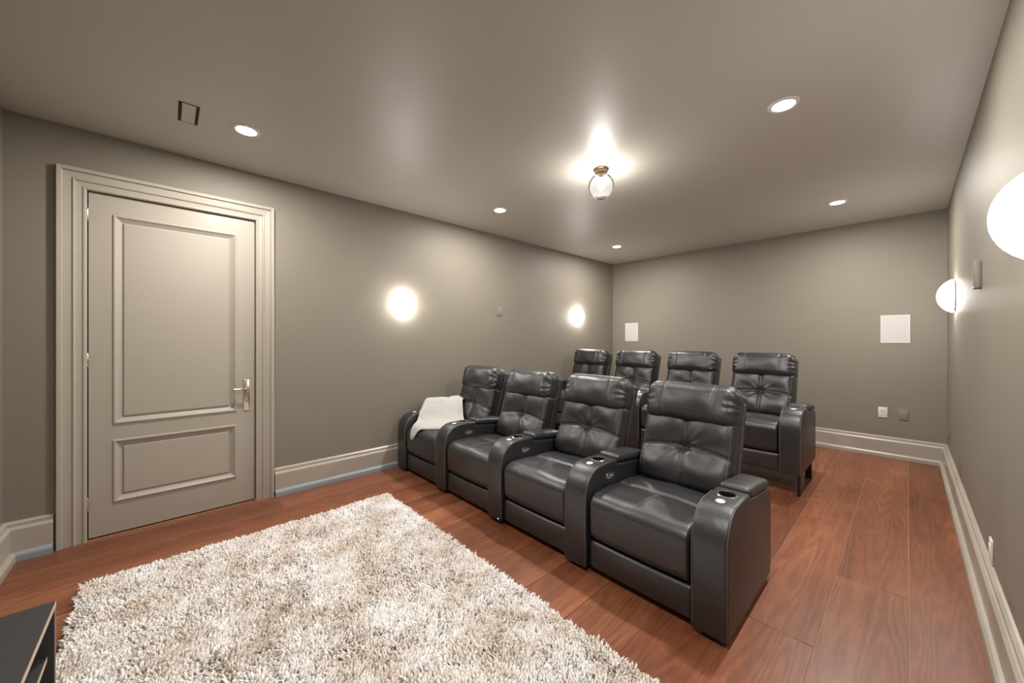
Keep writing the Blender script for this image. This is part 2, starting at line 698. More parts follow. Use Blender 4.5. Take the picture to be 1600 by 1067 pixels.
for x, y, lab in [(0, 1.947, 'lit opal glass half-dome sconce on the left wall nearest the door'),
                  (0, 5.184, 'lit opal glass half-dome sconce on the left wall near the back corner'),
                  (W, 5.258, 'lit opal glass half-dome sconce on the right wall near the back corner'),
                  (W, 2.02, 'large lit opal glass sconce on the right wall, cut by the picture edge')]:
    t = empty('wall_sconce', (x, y, 1.80), lab, 'sconce', 'opal glass wall sconces')
    add('glass_dome', dome_l if x == 0 else dome_r, M_sconce, t)
    add('backplate', plate_l if x == 0 else plate_r, M_chrome, t)

# ceiling globe
g = empty('globe_ceiling_light', (2.105, 2.70, H), 'clear glass globe light with brass collar at the middle of the ceiling', 'ceiling light')
add('canopy', lathe('canopy', [(0, -0.034), (0.050, -0.034), (0.054, -0.030), (0.054, -0.012), (0.064, -0.008), (0.064, 0), (0, 0)], 40), M_brass, g)
add('socket', lathe('socket', [(0, -0.075), (0.014, -0.075), (0.017, -0.07), (0.017, -0.034), (0, -0.034)], 20), M_brass, g)
RG, zc = 0.108, -0.146
prof = []
for i in range(0, 25):
    a = math.radians(62 - i * (62 + 62) / 24)
    prof.append((RG * math.cos(a), zc + RG * math.sin(a)))
prof += [(RG * math.cos(math.radians(-62)) - 0.003, zc + RG * math.sin(math.radians(-62)) + 0.002)]
add('glass_globe', lathe('glass_globe', prof, 48, sharp=80), M_glass, g)
add('bulb', lathe('bulb', [(0, -0.178), (0.016, -0.174), (0.027, -0.160), (0.030, -0.143), (0.026, -0.122), (0.016, -0.10), (0.013, -0.075), (0, -0.075)], 24, sharp=80), M_bulb, g)
pl_d = bpy.data.lights.new('globe_lamp', 'POINT')
pl_d.energy = BULB_W
pl_d.color = WARM
pl_d.shadow_soft_size = 0.034
pl_o = bpy.data.objects.new('globe_lamp', pl_d)
COL.objects.link(pl_o)
pl_o.parent = g
pl_o.location = (0, 0, -0.205)

# ceiling vent: painted plate between two dark slots
v = empty('ceiling_vent', (0.736, 0.10, H), 'small rectangular painted vent with dark slots in the ceiling above the door', 'vent')
add('slot_recess', boxes('slot_recess', [(-0.135, 0.135, -0.05, 0.05, -0.0012, 0.0)]), M_dark, v)
add('plate', bevel_box('plate', 0.252, 0.066, 0.0014, 0.0005, 1), M_ceil, v, (0, 0, -0.0018))


# ------------------------------------------------------------------ plates and speakers on the walls
def wall_speaker(x0, x1, z0, z1, lab):
    cx, cz_ = (x0 + x1) / 2, (z0 + z1) / 2
    t = empty('wall_speaker', (cx, D, cz_), lab, 'speaker', 'white speakers set in the back wall')
    w, h = x1 - x0, z1 - z0
    fr = 0.008
    add('frame', boxes('frame', [(-w / 2, w / 2, -0.008, 0, h / 2 - fr, h / 2), (-w / 2, w / 2, -0.008, 0, -h / 2, -h / 2 + fr),
                                 (-w / 2, -w / 2 + fr, -0.008, 0, -h / 2 + fr, h / 2 - fr), (w / 2 - fr, w / 2, -0.008, 0, -h / 2 + fr, h / 2 - fr)]), M_white, t)
    add('grille', bevel_box('grille', w - 2 * fr, 0.005, h - 2 * fr, 0.001, 1), M_grille, t, (0, -0.0035, 0))


wall_speaker(0.268, 0.523, 1.375, 1.708, 'white rectangular speaker set in the back wall beside the left corner')
wall_speaker(3.663, 3.905, 1.362, 1.691, 'white rectangular speaker set in the back wall near the right sconce')


def plate(name, loc, rot, w, h, mat, lab, cat, kind):
    t = empty(name, loc, lab, cat, None, None, rot)
    p = add('cover_plate', bevel_box('cover_plate', w, 0.008, h, 0.003, 2), mat, t, (0, -0.004, 0))
    if kind == 'outlet':
        for dz in (0.022, -0.022):
            s = add('socket', bevel_box('socket', w * 0.48, 0.004, 0.032, 0.0015, 1), mat, t, (0, -0.0085, dz))
            add('slot', boxes('slot', [(-0.009, -0.006, -0.003, -0.0018, -0.004, 0.007), (0.006, 0.009, -0.003, -0.0018, -0.004, 0.007)]), M_dark, s)
    elif kind == 'rocker':
        add('rocker', bevel_box('rocker', w * 0.46, 0.006, h * 0.58, 0.002, 1), mat, t, (0, -0.0085, 0))
    else:
        for dz in (h * 0.36, -h * 0.36):
            add('screw', lathe('screw', [(0, 0.0015), (0.003, 0.001), (0.0035, 0)], 10, axis='-y'), mat, t, (0, -0.008, dz))
    return t


M_wallplate = plain('painted_wall_plate', lin(130, 124, 115), 0.4)
RL, RR = (0, 0, math.pi / 2), (0, 0, -math.pi / 2)
plate('power_outlet', (3.682, D, 0.528), (0, 0, 0), 0.080, 0.125, M_white, 'white duplex power outlet low on the back wall', 'outlet', 'outlet')
plate('blank_wall_plate', (3.852, D, 0.522), (0, 0, 0), 0.080, 0.125, M_wallplate, 'taupe painted blank plate beside the white outlet on the back wall', 'wall plate', 'blank')
plate('blank_wall_plate', (0, 3.383, 1.795), RL, 0.085, 0.13, M_wallplate, 'taupe painted blank plate between the two left wall sconces', 'wall plate', 'blank')
plate('blank_wall_plate', (W, 5.96, 0.43), RR, 0.080, 0.125, M_wallplate, 'taupe painted plate low on the right wall near the back corner', 'wall plate', 'blank')
plate('light_switch', (W, 3.11, 0.225 + 0.0), RR, 0.080, 0.125, M_white, 'white wall plate low on the right wall just above the baseboard', 'wall plate', 'rocker').location.z = 0.309
t = empty('wall_control_panel', (W, 3.57, 1.79), 'thin taupe control panel standing off the right wall between sconces', 'control panel', None, None, RR)
add('housing', bevel_box('housing', 0.10, 0.028, 0.165, 0.005, 2), M_wallplate, t, (0, -0.014, 0))
add('face', bevel_box('face', 0.075, 0.003, 0.13, 0.001, 1), M_wallplate, t, (0, -0.029, 0))

# ------------------------------------------------------------------ recliners
ARM_W, SEAT_W = 0.160, 0.608
CP = ARM_W + SEAT_W


def arm_profile():
    p = [(0.006, 0.03), (0.0, 0.06), (0.0, 0.44)]
    for i in range(1, 9):
        a = math.radians(180 - 90 * i / 8)
        p.append((0.165 + 0.165 * math.cos(a), 0.44 + 0.168 * math.sin(a)))
    p += [(0.27, 0.609), (0.350, 0.607), (0.362, 0.600), (0.367, 0.574), (0.735, 0.532), (0.765, 0.510), (0.776, 0.46), (0.776, 0.10), (0.75, 0.03)]
    return p


def make_arm():
    pr = arm_profile()
    bm = bmesh.new()
    L_ = [bm.verts.new((-ARM_W / 2, y, z)) for y, z in pr]
    R_ = [bm.verts.new((ARM_W / 2, y, z)) for y, z in pr]
    n = len(pr)
    fl = bm.faces.new(L_)
    fr = bm.faces.new(R_[::-1])
    for i in range(n):
        bm.faces.new((L_[i], R_[i], R_[(i + 1) % n], L_[(i + 1) % n]))
    bmesh.ops.recalc_face_normals(bm, faces=bm.faces)
    edges = list(set(list(fl.edges) + list(fr.edges)))
    bmesh.ops.bevel(bm, geom=edges, offset=0.016, segments=4, affect='EDGES', profile=0.5)
    me = bpy.data.meshes.new('arm')
    bm.to_mesh(me)
    bm.free()
    # cut the cup well with a boolean, then keep only the result
    tmp = bpy.data.objects.new('tmp_arm', me)
    COL.objects.link(tmp)
    cut_me = lathe('cup_cut', [(0, 0.545), (0.0425, 0.545), (0.0425, 0.70), (0, 0.70)], 40)
    cut = bpy.data.objects.new('tmp_cut', cut_me)
    COL.objects.link(cut)
    cut.location = (0, 0.255, 0)
    md = tmp.modifiers.new('b', 'BOOLEAN')
    md.operation = 'DIFFERENCE'
    md.object = cut
    md.solver = 'EXACT'
    dg = bpy.context.evaluated_depsgraph_get()
    res = bpy.data.meshes.new_from_object(tmp.evaluated_get(dg))
    bpy.data.objects.remove(tmp)
    bpy.data.objects.remove(cut)
    res.name = 'arm'
    res.materials.clear()
    res.polygons.foreach_set('use_smooth', [True] * len(res.polygons))
    res.set_sharp_from_angle(angle=math.radians(38))
    return res


ME = {}
ME['arm'] = make_arm()
pr = arm_profile()
band = pr[:12]
ME['piping'] = tube_set('piping', [[(s * (ARM_W / 2 - 0.004), y + 0.004 if y < 0.05 else y, z - 0.004) for y, z in band] for s in (-1, 1)], 0.0032, 6)
V_, F_ = rbox(ARM_W - 0.004, 0.376, 0.052, 0.024, 6, 14, 2, 4)
V_[:, 2] += np.where(V_[:, 2] > 0, 0.011 * (1 - (V_[:, 0] / 0.08) ** 2) * (1 - (V_[:, 1] / 0.186) ** 4), 0)
V_[:, 2] -= 0.114 * V_[:, 1]
ME['lid'] = mesh_data('armrest_lid', V_ + np.array([0, 0.558, 0.578]), F_)
ME['ring'] = lathe('cup_holder_ring', [(0.0375, 0.600), (0.0385, 0.6135), (0.045, 0.6145), (0.049, 0.611), (0.050, 0.604), (0.0375, 0.600)], 40)
ME['cup'] = lathe('cup_well', [(0, 0.548), (0.034, 0.548), (0.0365, 0.551), (0.0375, 0.606), (0.0395, 0.606), (0.0395, 0.546), (0, 0.546)], 32)
ME['touch'] = lathe('touch_button', [(0, 0.0035), (0.016, 0.003), (0.021, 0.0015), (0.022, -0.002), (0, -0.002)], 28)


def pill(name, L_, Hh, depth, dx=0.0):
    n = 12
    V, F = [], []
    out = []
    for i in range(n + 1):
        a = -math.pi / 2 + math.pi * i / n
        out.append((L_ / 2 - Hh / 2 + Hh / 2 * math.cos(a), Hh / 2 * math.sin(a)))
    for i in range(n + 1):
        a = math.pi / 2 + math.pi * i / n
        out.append((-L_ / 2 + Hh / 2 + Hh / 2 * math.cos(a), Hh / 2 * math.sin(a)))
    m = len(out)
    V = [(dx, y, z) for y, z in out] + [(dx + depth, y * 0.97, z * 0.94) for y, z in out]
    F = [(i, (i + 1) % m, m + (i + 1) % m, m + i) for i in range(m)] + [tuple(range(m))[::-1], tuple(range(m, 2 * m))]
    return mesh_data(name, V, F, sharp=35)


ME['ctrl'] = pill('control_panel', 0.090, 0.036, 0.004)
ME['inlay'] = pill('inlay', 0.072, 0.022, 0.0015, 0.004)
ME['cbutton'] = bevel_box('button', 0.002, 0.011, 0.009, 0.0006, 1)

# seat cushion: y 0.012 .. 0.70, z 0.19 .. 0.47
SY, SZ = 0.70, 0.285


def seat_top(x, y):
    """height added to the seat's top surface; y is local (0 front)"""
    crown = 0.010 * (1 - (x / 0.304) ** 2)
    crease = -0.012 * np.exp(-((y - 0.335) / 0.012) ** 2)
    front = 0.006 * np.exp(-((y - 0.20) / 0.10) ** 2)
    rear = 0.010 * (y > 0.335) * np.exp(-((y - 0.42) / 0.09) ** 2)
    wr = 0.0025 * np.sin(23 * x + 9 * y) * np.sin(17 * y - 5 * x)
    return crown + crease + front + rear + wr


V_, F_ = rbox(0.606, SY, SZ, (0.034, 0.085, 0.070), 40, 48, 8, 7)
V_[:, 1] += SY / 2 + 0.010
V_[:, 2] += 0.19 + SZ / 2
up = np.clip((V_[:, 2] - 0.30) / 0.15, 0, 1)
V_[:, 2] += up * seat_top(V_[:, 0], V_[:, 1])
V_[:, 2] -= up * 0.035 * np.clip((V_[:, 1] - 0.2) / 0.5, 0, 1)           # seat slopes down to the back
fr_ = np.clip((0.12 - V_[:, 1]) / 0.12, 0, 1)
lo = np.clip((0.42 - V_[:, 2]) / 0.22, 0, 1)
V_[:, 1] += fr_ * lo * 0.010                                               # front tucks in towards the crease
V_[:, 1] -= fr_ * 0.010 * (1 - (V_[:, 0] / 0.304) ** 2)
ME['seat'] = mesh_data('seat', V_, F_)


def seat_z(x, y):
    yy = y - 0.010 + 0.010
    q = max(0.0, (0.085 - yy) / 0.085)
    base_ = 0.19 + SZ - 0.070 * (1 - math.sqrt(max(1 - q * q, 0)))
    return base_ + float(seat_top(np.array(x), np.array(y))) - 0.035 * min(max((y - 0.2) / 0.5, 0), 1)


st = []
for dx in (-0.006, 0.006):
    st.append([(dx, y, seat_z(dx, y) + 0.0012) for y in np.linspace(0.055, 0.325, 24)])
ME['seat_stitch'] = tube_set('stitching', st, 0.0014, 4)
V_, F_ = rbox(0.602, 0.06, 0.165, 0.022, 20, 2, 8, 4)
V_[:, 1] += np.where(V_[:, 1] < 0, -0.010 * (1 - (V_[:, 0] / 0.3) ** 2) * (1 - (V_[:, 2] / 0.083) ** 2), 0)
ME['foot'] = mesh_data('footrest_panel', V_ + np.array([0, 0.057, 0.1145]), F_)
ME['base'] = bevel_box('base_box', 0.60, 0.80, 0.24, 0.02, 2, (0, 0.49, 0.16))

# backrest built in its own frame: x across, u up the back, w forwards; then leaned back
LEAN = math.radians(17.5)
BY, BZ = 0.705, 0.395


def to_back(P):
    P = np.asarray(P, float)
    x, u, w = P[:, 0], P[:, 1], P[:, 2]
    y = BY + u * math.sin(LEAN) - w * math.cos(LEAN)
    z = BZ + u * math.cos(LEAN) + w * math.sin(LEAN)
    return np.stack([x, y, z], 1)


CUH, CUW, CUD = 0.47, 0.585, 0.15
U0, TU = 0.02, 0.275          # cushion bottom, tuft height (u)


def hseam(x):
    return TU - 0.42 * x * x


def cushion_disp(x, u, seed=0.0):
    rr = np.sqrt(x * x + (u - TU) ** 2) + 1e-6
    th = np.arctan2(u - TU, x)
    dh = u - hseam(x)
    seam = -0.010 * np.exp(-(x / 0.013) ** 2) - 0.010 * np.exp(-(dh / 0.013) ** 2)
    tuft = -0.026 * np.exp(-(rr / 0.035) ** 2) - 0.014 * np.exp(-rr / 0.08)
    quad = 0.020 * np.clip(np.abs(np.sin(np.pi * np.clip(np.abs(x) / 0.29, 0, 1))), 0, 1) * (0.5 + 0.5 * np.cos(np.pi * np.clip(np.abs(dh) / 0.26, 0, 1) * 2 - np.pi))
    wr = 0.0045 * (0.35 + 0.65 * np.abs(np.sin(th + 0.3 * seed))) * np.sin(9 * th + 3.0 * np.sin(2 * th + seed) + seed) * np.exp(-rr / 0.11) * (1 - np.exp(-(rr / 0.035) ** 2))
    wr2 = 0.003 * np.sin(31 * x + 12 * u + seed) * np.sin(19 * u - 8 * x + seed)
    belly = 0.018 * np.exp(-((u - 0.12) / 0.13) ** 2)
    return seam + tuft + quad + wr + wr2 + belly


def make_cushion(seed):
    P, F = rbox(CUW, CUH, CUD, 0.05, 64, 56, 3, 5)
    P[:, 1] += U0 + CUH / 2
    P[:, 2] += CUD / 2 - 0.02
    wgt = np.clip((P[:, 2] - 0.05) / 0.06, 0, 1)
    P[:, 2] += wgt * cushion_disp(P[:, 0], P[:, 1], seed)
    return mesh_data('back_cushion', to_back(P), F)


def cush_pt(x, u, seed=0.0, lift=0.0015):
    edge = 0.05
    hw = CUW / 2
    w = CUD - 0.02
    ex = max(0, abs(x) - (hw - edge)) / edge
    eu = max(0, U0 + edge - u, u - (U0 + CUH - edge)) / edge
    q = min(1.0, math.hypot(ex, eu))
    w -= edge * (1 - math.sqrt(1 - q * q))
    wgt = min(max((w - 0.05) / 0.06, 0), 1)
    return (x, u, w + wgt * float(cushion_disp(np.array(x), np.array(u), seed)) + lift)


def make_cushion_stitch(seed):
    paths = []
    for d in (-0.008, 0.008):
        paths.append([cush_pt(d * (1 + 0 * u), u, seed) for u in np.linspace(0.10, U0 + CUH - 0.02, 40)])
        paths.append([cush_pt(x, hseam(x) + d, seed) for x in np.linspace(-0.278, 0.278, 60)])
    for sx in (-1, 1):
        paths.append([cush_pt(sx * 0.272, u, seed, 0.003) for u in np.linspace(0.10, U0 + CUH - 0.02, 30)])
    return tube_set('stitching', [to_back(p) for p in paths], 0.0014, 4)


# headrest bolster
HH, HW, HD, HU = 0.272, 0.600, 0.198, 0.432


def make_head(seed):
    P, F = rbox(HW, HH, HD, 0.075, 60, 16, 4, 7)
    x, u, w = P[:, 0].copy(), P[:, 1].copy(), P[:, 2].copy()
    fw = np.clip((w + 0.02) / 0.08, 0, 1)
    w += fw * 0.026 * (1 - (x / 0.30) ** 2) * np.cos(np.clip(u / 0.138, -1, 1) * math.pi / 2)
    end = np.clip((np.abs(x) - 0.215) / 0.08, 0, 1)
    phi = np.arctan2(u, w + 0.02)
    g_ = np.sin(phi * 13 + 1.3 * np.sin(5 * phi + seed) + seed) * end * (1 - 0.5 * end)
    w += fw * 0.009 * g_
    u += 0.004 * g_
    for sx in (-0.165, 0.165):
        w -= fw * 0.005 * np.exp(-((x - sx) / 0.008) ** 2)
    w += fw * 0.003 * np.sin(21 * x + seed) * np.sin(29 * u + 7 * x + seed)
    u += 0.008 * (1 - (x / 0.3) ** 2) * (u > 0.05)
    Q = np.stack([x, u + HU + HH / 2, w + 0.055 + 0.01], 1)
    return mesh_data('headrest', to_back(Q), F)


def head_stitch():
    paths = []
    for sx in (-0.165, 0.165):
        for d in (-0.006, 0.006):
            x = sx + d
            pts = []
            for a in np.linspace(-20, 105, 26):
                a = math.radians(a)
                # rounded-box section: half sizes HD/2 (w) x HH/2 (u), r .075
                iu, iw = HH / 2 - 0.075, HD / 2 - 0.075
                u = 0.075 * math.sin(a) + iu * max(min(math.sin(a) * 1.6, 1), -1)
                w = 0.075 * math.cos(a) + iw * max(min(math.cos(a) * 1.6, 1), -1)
                fw = min(max((w + 0.02) / 0.08, 0), 1)
                w += fw * 0.026 * (1 - (x / 0.3) ** 2) * math.cos(min(max(u / 0.138, -1), 1) * math.pi / 2) - fw * 0.003
                u += 0.008 * (1 - (x / 0.3) ** 2) * (u > 0.05)
                pts.append((x, u + HU + HH / 2, w + 0.065 + 0.0005))
            paths.append(pts)
    return tube_set('stitching', [to_back(p) for p in paths], 0.0013, 4)


for sd in range(4):
    ME['cushion%d' % sd] = make_cushion(sd * 1.7)
    ME['cstitch%d' % sd] = make_cushion_stitch(sd * 1.7)
    ME['head%d' % sd] = make_head(sd * 2.1)
ME['hstitch'] = head_stitch()
P, F_ = rbox(0.600, 0.70, 0.085, 0.03, 14, 16, 2, 4)
P[:, 1] += 0.325
P[:, 2] -= 0.022
ME['shell'] = mesh_data('back_shell', to_back(P), F_)
ME['shell_pipe'] = tube_set('piping', [to_back([(sx * 0.298, u, 0.004) for u in np.linspace(0.05, 0.62, 24)]) for sx in (-1, 1)], 0.003, 6)
ME['foot_pad'] = lathe('foot', [(0, 0.0), (0.022, 0.0), (0.024, 0.006), (0.022, 0.032), (0, 0.032)], 16)


def build_arm(parent, x, name='arm'):
    a = add(name, ME['arm'], M_leather, parent, (x, 0, 0))
    for me_ in ME['piping']:
        add('piping', me_, M_piping, a)
    add('armrest_lid', ME['lid'], M_leather, a)
    add('cup_holder_ring', ME['ring'], M_chrome, a, (0, 0.255, 0))
    add('cup_well', ME['cup'], M_black, a, (0, 0.255, 0))
    add('touch_button', ME['touch'], M_silver_dot, a, (0, 0.158, 0.6070), (math.radians(6), 0, 0))
    return a


LEG = 0.15


def build_chair(loc, label, group, seed, both, raised):
    t = empty('recliner', loc, label, 'recliner', group)
    dz = LEG if raised else 0.0
    kids = []
    sx = SEAT_W / 2 + ARM_W / 2
    kids.append(build_arm(t, -sx))
    if both:
        kids.append(build_arm(t, sx))
    cp = add('control_panel', ME['ctrl'], M_chrome, t, (-SEAT_W / 2, 0.27, 0.522), (0, 0, 0))
    add('inlay', ME['inlay'], M_black, cp)
    for k in (-1, 0, 1):
        add('button', ME['cbutton'], M_silver_dot, cp, (0.006, k * 0.018, 0))
    kids.append(cp)
    s = add('seat', ME['seat'], M_leather, t)
    for me_ in ME['seat_stitch']:
        add('stitching', me_, M_thread, s)
    kids.append(s)
    kids.append(add('footrest_panel', ME['foot'], M_leather, t))
    kids.append(add('base', ME['base'], M_black, t))
    sh = add('back_shell', ME['shell'], M_leather, t)
    for me_ in ME['shell_pipe']:
        add('piping', me_, M_piping, sh)
    kids.append(sh)
    c = add('back_cushion', ME['cushion%d' % seed], M_leather, t)
    for me_ in ME['cstitch%d' % seed]:
        add('stitching', me_, M_thread, c)
    kids.append(c)
    h = add('headrest', ME['head%d' % seed], M_leather, t)
    for me_ in ME['hstitch']:
        add('stitching', me_, M_thread, h)
    kids.append(h)
    for k in kids:
        k.location.z += dz
    xs = [-sx] + ([sx] if both else [])
    for x in xs:
        for y in (0.05, 0.68):
            if raised:
                w = 0.022 if y < 0.1 else 0.05
                add('leg', bevel_box('leg', w, 0.05, LEG + 0.034, 0.003, 1), M_black, t, (x + (0.06 if y < 0.1 else 0.035), y, (LEG + 0.034) / 2))
            else:
                add('foot', ME['foot_pad'], M_black, t, (x, y, 0))
    return t


FRX = 0.105 + ARM_W + SEAT_W / 2
FRY = 1.83
front_labels = ['black leather front-row recliner by the left wall with white throw on its seat',
                'black leather front-row recliner, first to the right of the one with the throw',
                'black leather front-row recliner directly left of the nearest, largest recliner',
                'nearest, largest black leather recliner, right end of the front row, with two armrests']
for i in range(4):
    ch = build_chair((FRX + CP * i, FRY, 0), front_labels[i], 'front row of black leather recliners', (2, 1, 0, 3)[i], i == 3, False)
    if i == 2:
        add('indicator_light', lathe('indicator_light', [(0, 0.004), (0.004, 0.0035), (0.0065, 0.001), (0.007, -0.003), (0, -0.003)], 14, axis='-y'), M_blue, ch, (-SEAT_W / 2 - 0.035, 0.006, 0.045))
BRX, BRY = FRX - 0.095, 4.09
back_labels = ['black leather recliner at the left end of the raised back row',
               'black leather back-row recliner, second from the left wall',
               'black leather back-row recliner, third from the left wall, dull dark headrest',
               'black leather recliner at the right end of the raised back row, on tall legs']
for i in range(4):
    build_chair((BRX + CP * i, BRY, 0), back_labels[i], 'raised back row of black leather recliners', (1, 0, 2, 0)[i], i == 3, True)


# ------------------------------------------------------------------ throw blanket on the left front recliner
def throw():
    nx, ny = 72, 84
    xs = np.linspace(0.10, 0.80, nx)
    ys = np.linspace(1.78, 2.62, ny)
    X, Y = np.meshgrid(xs, ys, indexing='ij')
    yl = Y - FRY
    sup = 0.475 + 0.0 * X
    sup = sup - 0.035 * np.clip((yl - 0.2) / 0.5, 0, 1) + 0.015
    q_ = np.clip((0.085 - yl) / 0.085, 0, 1)
    sup -= 0.07 * (1 - np.sqrt(1 - q_ ** 2)) + 3.0 * np.clip(-0.004 - yl, 0, 1)
    arm = np.where(X < 0.268, 0.618, 0)
    sup = np.maximum(sup, arm)
    yb = BY - 0.145            # cushion front near the bottom
    back = 0.42 + np.clip(yl - (yb - 0.04), 0, 1) / math.tan(LEAN) * 1.05
    sup = np.maximum(sup, np.where(yl > yb - 0.05, np.minimum(back, 0.71), 0))
    # the throw is bunched up along a ridge from the armrest to the backrest
    ax, ay, bx_, by_ = 0.19, 2.16, 0.36, 2.46
    tt_ = np.clip(((X - ax) * (bx_ - ax) + (Y - ay) * (by_ - ay)) / ((bx_ - ax) ** 2 + (by_ - ay) ** 2), 0, 1)
    dd = np.hypot(X - ax - tt_ * (bx_ - ax), Y - ay - tt_ * (by_ - ay))
    sup = np.maximum(sup, 0.705 - 0.9 * np.clip(dd - 0.03, 0, 1) * (1 + 2 * dd))
    hgt = sup.copy()
    for _ in range(26):
        p = np.pad(hgt, 1, mode='edge')
        sm = (p[:-2, 1:-1] + p[2:, 1:-1] + p[1:-1, :-2] + p[1:-1, 2:]) / 4
        hgt = np.maximum(sm, sup)
    for _ in range(3):
        p = np.pad(hgt, 1, mode='edge')
        hgt = (p[:-2, 1:-1] + p[2:, 1:-1] + p[1:-1, :-2] + p[1:-1, 2:]) / 4 * 0.7 + hgt * 0.3 + 0.001
    hgt += 0.030
    hgt += 0.010 * np.sin(14 * X + 9 * Y) * np.sin(11 * Y - 6 * X) + 0.005 * np.sin(41 * X - 13 * Y) * np.sin(37 * Y)
    # outline: polygon in plan
    poly = [(0.125, 2.22), (0.155, 2.12), (0.22, 2.055), (0.29, 1.98), (0.35, 1.880), (0.41, 1.812), (0.49, 1.806), (0.56, 1.90), (0.66, 2.02),
            (0.73, 2.12), (0.71, 2.30), (0.55, 2.38), (0.45, 2.44), (0.39, 2.50), (0.28, 2.51), (0.16, 2.42), (0.115, 2.32)]
    n = len(poly)
    # smooth closed outline by Catmull-Rom
    pts = []
    for i in range(n):
        p0, p1, p2, p3 = [np.array(poly[(i + k) % n]) for k in (-1, 0, 1, 2)]
        for s in np.linspace(0, 1, 8, endpoint=False):
            pts.append(0.5 * ((2 * p1) + (-p0 + p2) * s + (2 * p0 - 5 * p1 + 4 * p2 - p3) * s * s + (-p0 + 3 * p1 - 3 * p2 + p3) * s ** 3))
    pts = np.array(pts)
    cen = np.array((0.40, 2.20))
    rings = 26

    def samp(G, x, y):
        fx = np.clip((x - xs[0]) / (xs[-1] - xs[0]) * (nx - 1), 0, nx - 1.001)
        fy = np.clip((y - ys[0]) / (ys[-1] - ys[0]) * (ny - 1), 0, ny - 1.001)
        i, j = fx.astype(int), fy.astype(int)
        a, b = fx - i, fy - j
        return (G[i, j] * (1 - a) * (1 - b) + G[i + 1, j] * a * (1 - b) + G[i, j + 1] * (1 - a) * b + G[i + 1, j + 1] * a * b)
    V, F = [], []
    m = len(pts)
    top, bot = [], []
    rngs = np.random.RandomState(3)
    for k in range(rings + 1):
        tt = (k / rings)
        q = cen + (pts - cen) * tt
        z = samp(hgt, q[:, 0], q[:, 1])
        roll = 0.020 * max(0, (tt - 0.86) / 0.14) ** 2
        nz = rngs.normal(0, 0.0016, m)
        ids = []
        for a in range(m):
            ids.append(len(V))
            V.append((q[a, 0], q[a, 1], z[a] - roll + nz[a] * min(1, tt * 4)))
        top.append(ids)
    for k in range(rings + 1):
        tt = (k / rings) * 0.985
        q = cen + (pts - cen) * tt
        z = samp(hgt, q[:, 0], q[:, 1]) - 0.030
        ids = []
        for a in range(m):
            ids.append(len(V))
            V.append((q[a, 0], q[a, 1], z[a]))
        bot.append(ids)
    for R_, fl in ((top, False), (bot, True)):
        for a, b in zip(R_[:-1], R_[1:]):
            for k in range(m):
                k2 = (k + 1) % m
                f = (a[k], b[k], b[k2], a[k2])
                F.append(f[::-1] if fl else f)
    for k in range(m):
        k2 = (k + 1) % m
        F.append((top[-1][k], bot[-1][k], bot[-1][k2], top[-1][k2]))
    me = bpy.data.meshes.new('throw_blanket')
    me.from_pydata(V, [], F)
    bm = bmesh.new()
    bm.from_mesh(me)
    bmesh.ops.remove_doubles(bm, verts=bm.verts, dist=0.0005)
    bmesh.ops.recalc_face_normals(bm, faces=bm.faces)
    bm.to_mesh(me)
    bm.free()
    me.polygons.foreach_set('use_smooth', [True] * len(me.polygons))
    return me


tag(add('throw_blanket', throw(), M_fleece), 'white fleece throw crumpled over seat and armrest of the leftmost front recliner', 'throw')

# ------------------------------------------------------------------ media console in the near left corner
CX0, CX1, CY0, CYF, CZ = 1.702, 3.05, FY + 0.07, -0.305, 0.42
c = empty('media_console', ((CX0 + CX1) / 2, CYF, 0), 'low charcoal media console with pale edges at the lower left picture corner', 'console')
c.location = (0, 0, 0)
th = 0.020
add('top_panel', boxes('top_panel', [(CX0, CX1, CY0, CYF - 0.001, CZ - th, CZ)]), M_console, c)
add('top_edge_band', boxes('top_edge_band', [(CX0, CX1, CYF - 0.001, CYF, CZ - th, CZ)]), M_edge, c)
for x in (CX0, CX1 - th):
    s = add('side_panel', boxes('side_panel', [(x, x + th, CY0, CYF - 0.002, 0.055, CZ - th)]), M_console, c)
    add('edge_band', boxes('edge_band', [(x, x + 0.004, CYF - 0.002, CYF - 0.001, 0.055, CZ - th)]), M_edge, s)
s = add('shelf', boxes('shelf', [(CX0 + th, CX1 - th, CY0 + 0.01, CYF - 0.019, 0.215, 0.233)]), M_console, c)
add('edge_band', boxes('edge_band', [(CX0 + th, CX1 - th, CYF - 0.019, CYF - 0.018, 0.215, 0.233)]), M_edge, s)
add('bottom_panel', boxes('bottom_panel', [(CX0 + th, CX1 - th, CY0, CYF - 0.002, 0.055, 0.075)]), M_console, c)
add('back_panel', boxes('back_panel', [(CX0 + th, CX1 - th, CY0, CY0 + 0.008, 0.075, CZ - th)]), M_console, c)
add('plinth', boxes('plinth', [(CX0 + 0.03, CX1 - 0.03, CY0 + 0.02, -0.42, 0.0, 0.055)]), M_black, c)

# ------------------------------------------------------------------ shag rug
RX0, RX1, RY0, RY1 = 0.735, 3.46, -0.345, 1.425
rug = empty('shag_rug', ((RX0 + RX1) / 2, (RY0 + RY1) / 2, 0), 'cream and tan shaggy pile rug on the wooden floor before the recliners', 'rug')
V_, F_ = rbox(RX1 - RX0, RY1 - RY0, 0.012, 0.004, 4, 4, 1, 2)
add('backing', mesh_data('backing', V_ + np.array([0, 0, 0.0065]), F_), M_backing, rug)


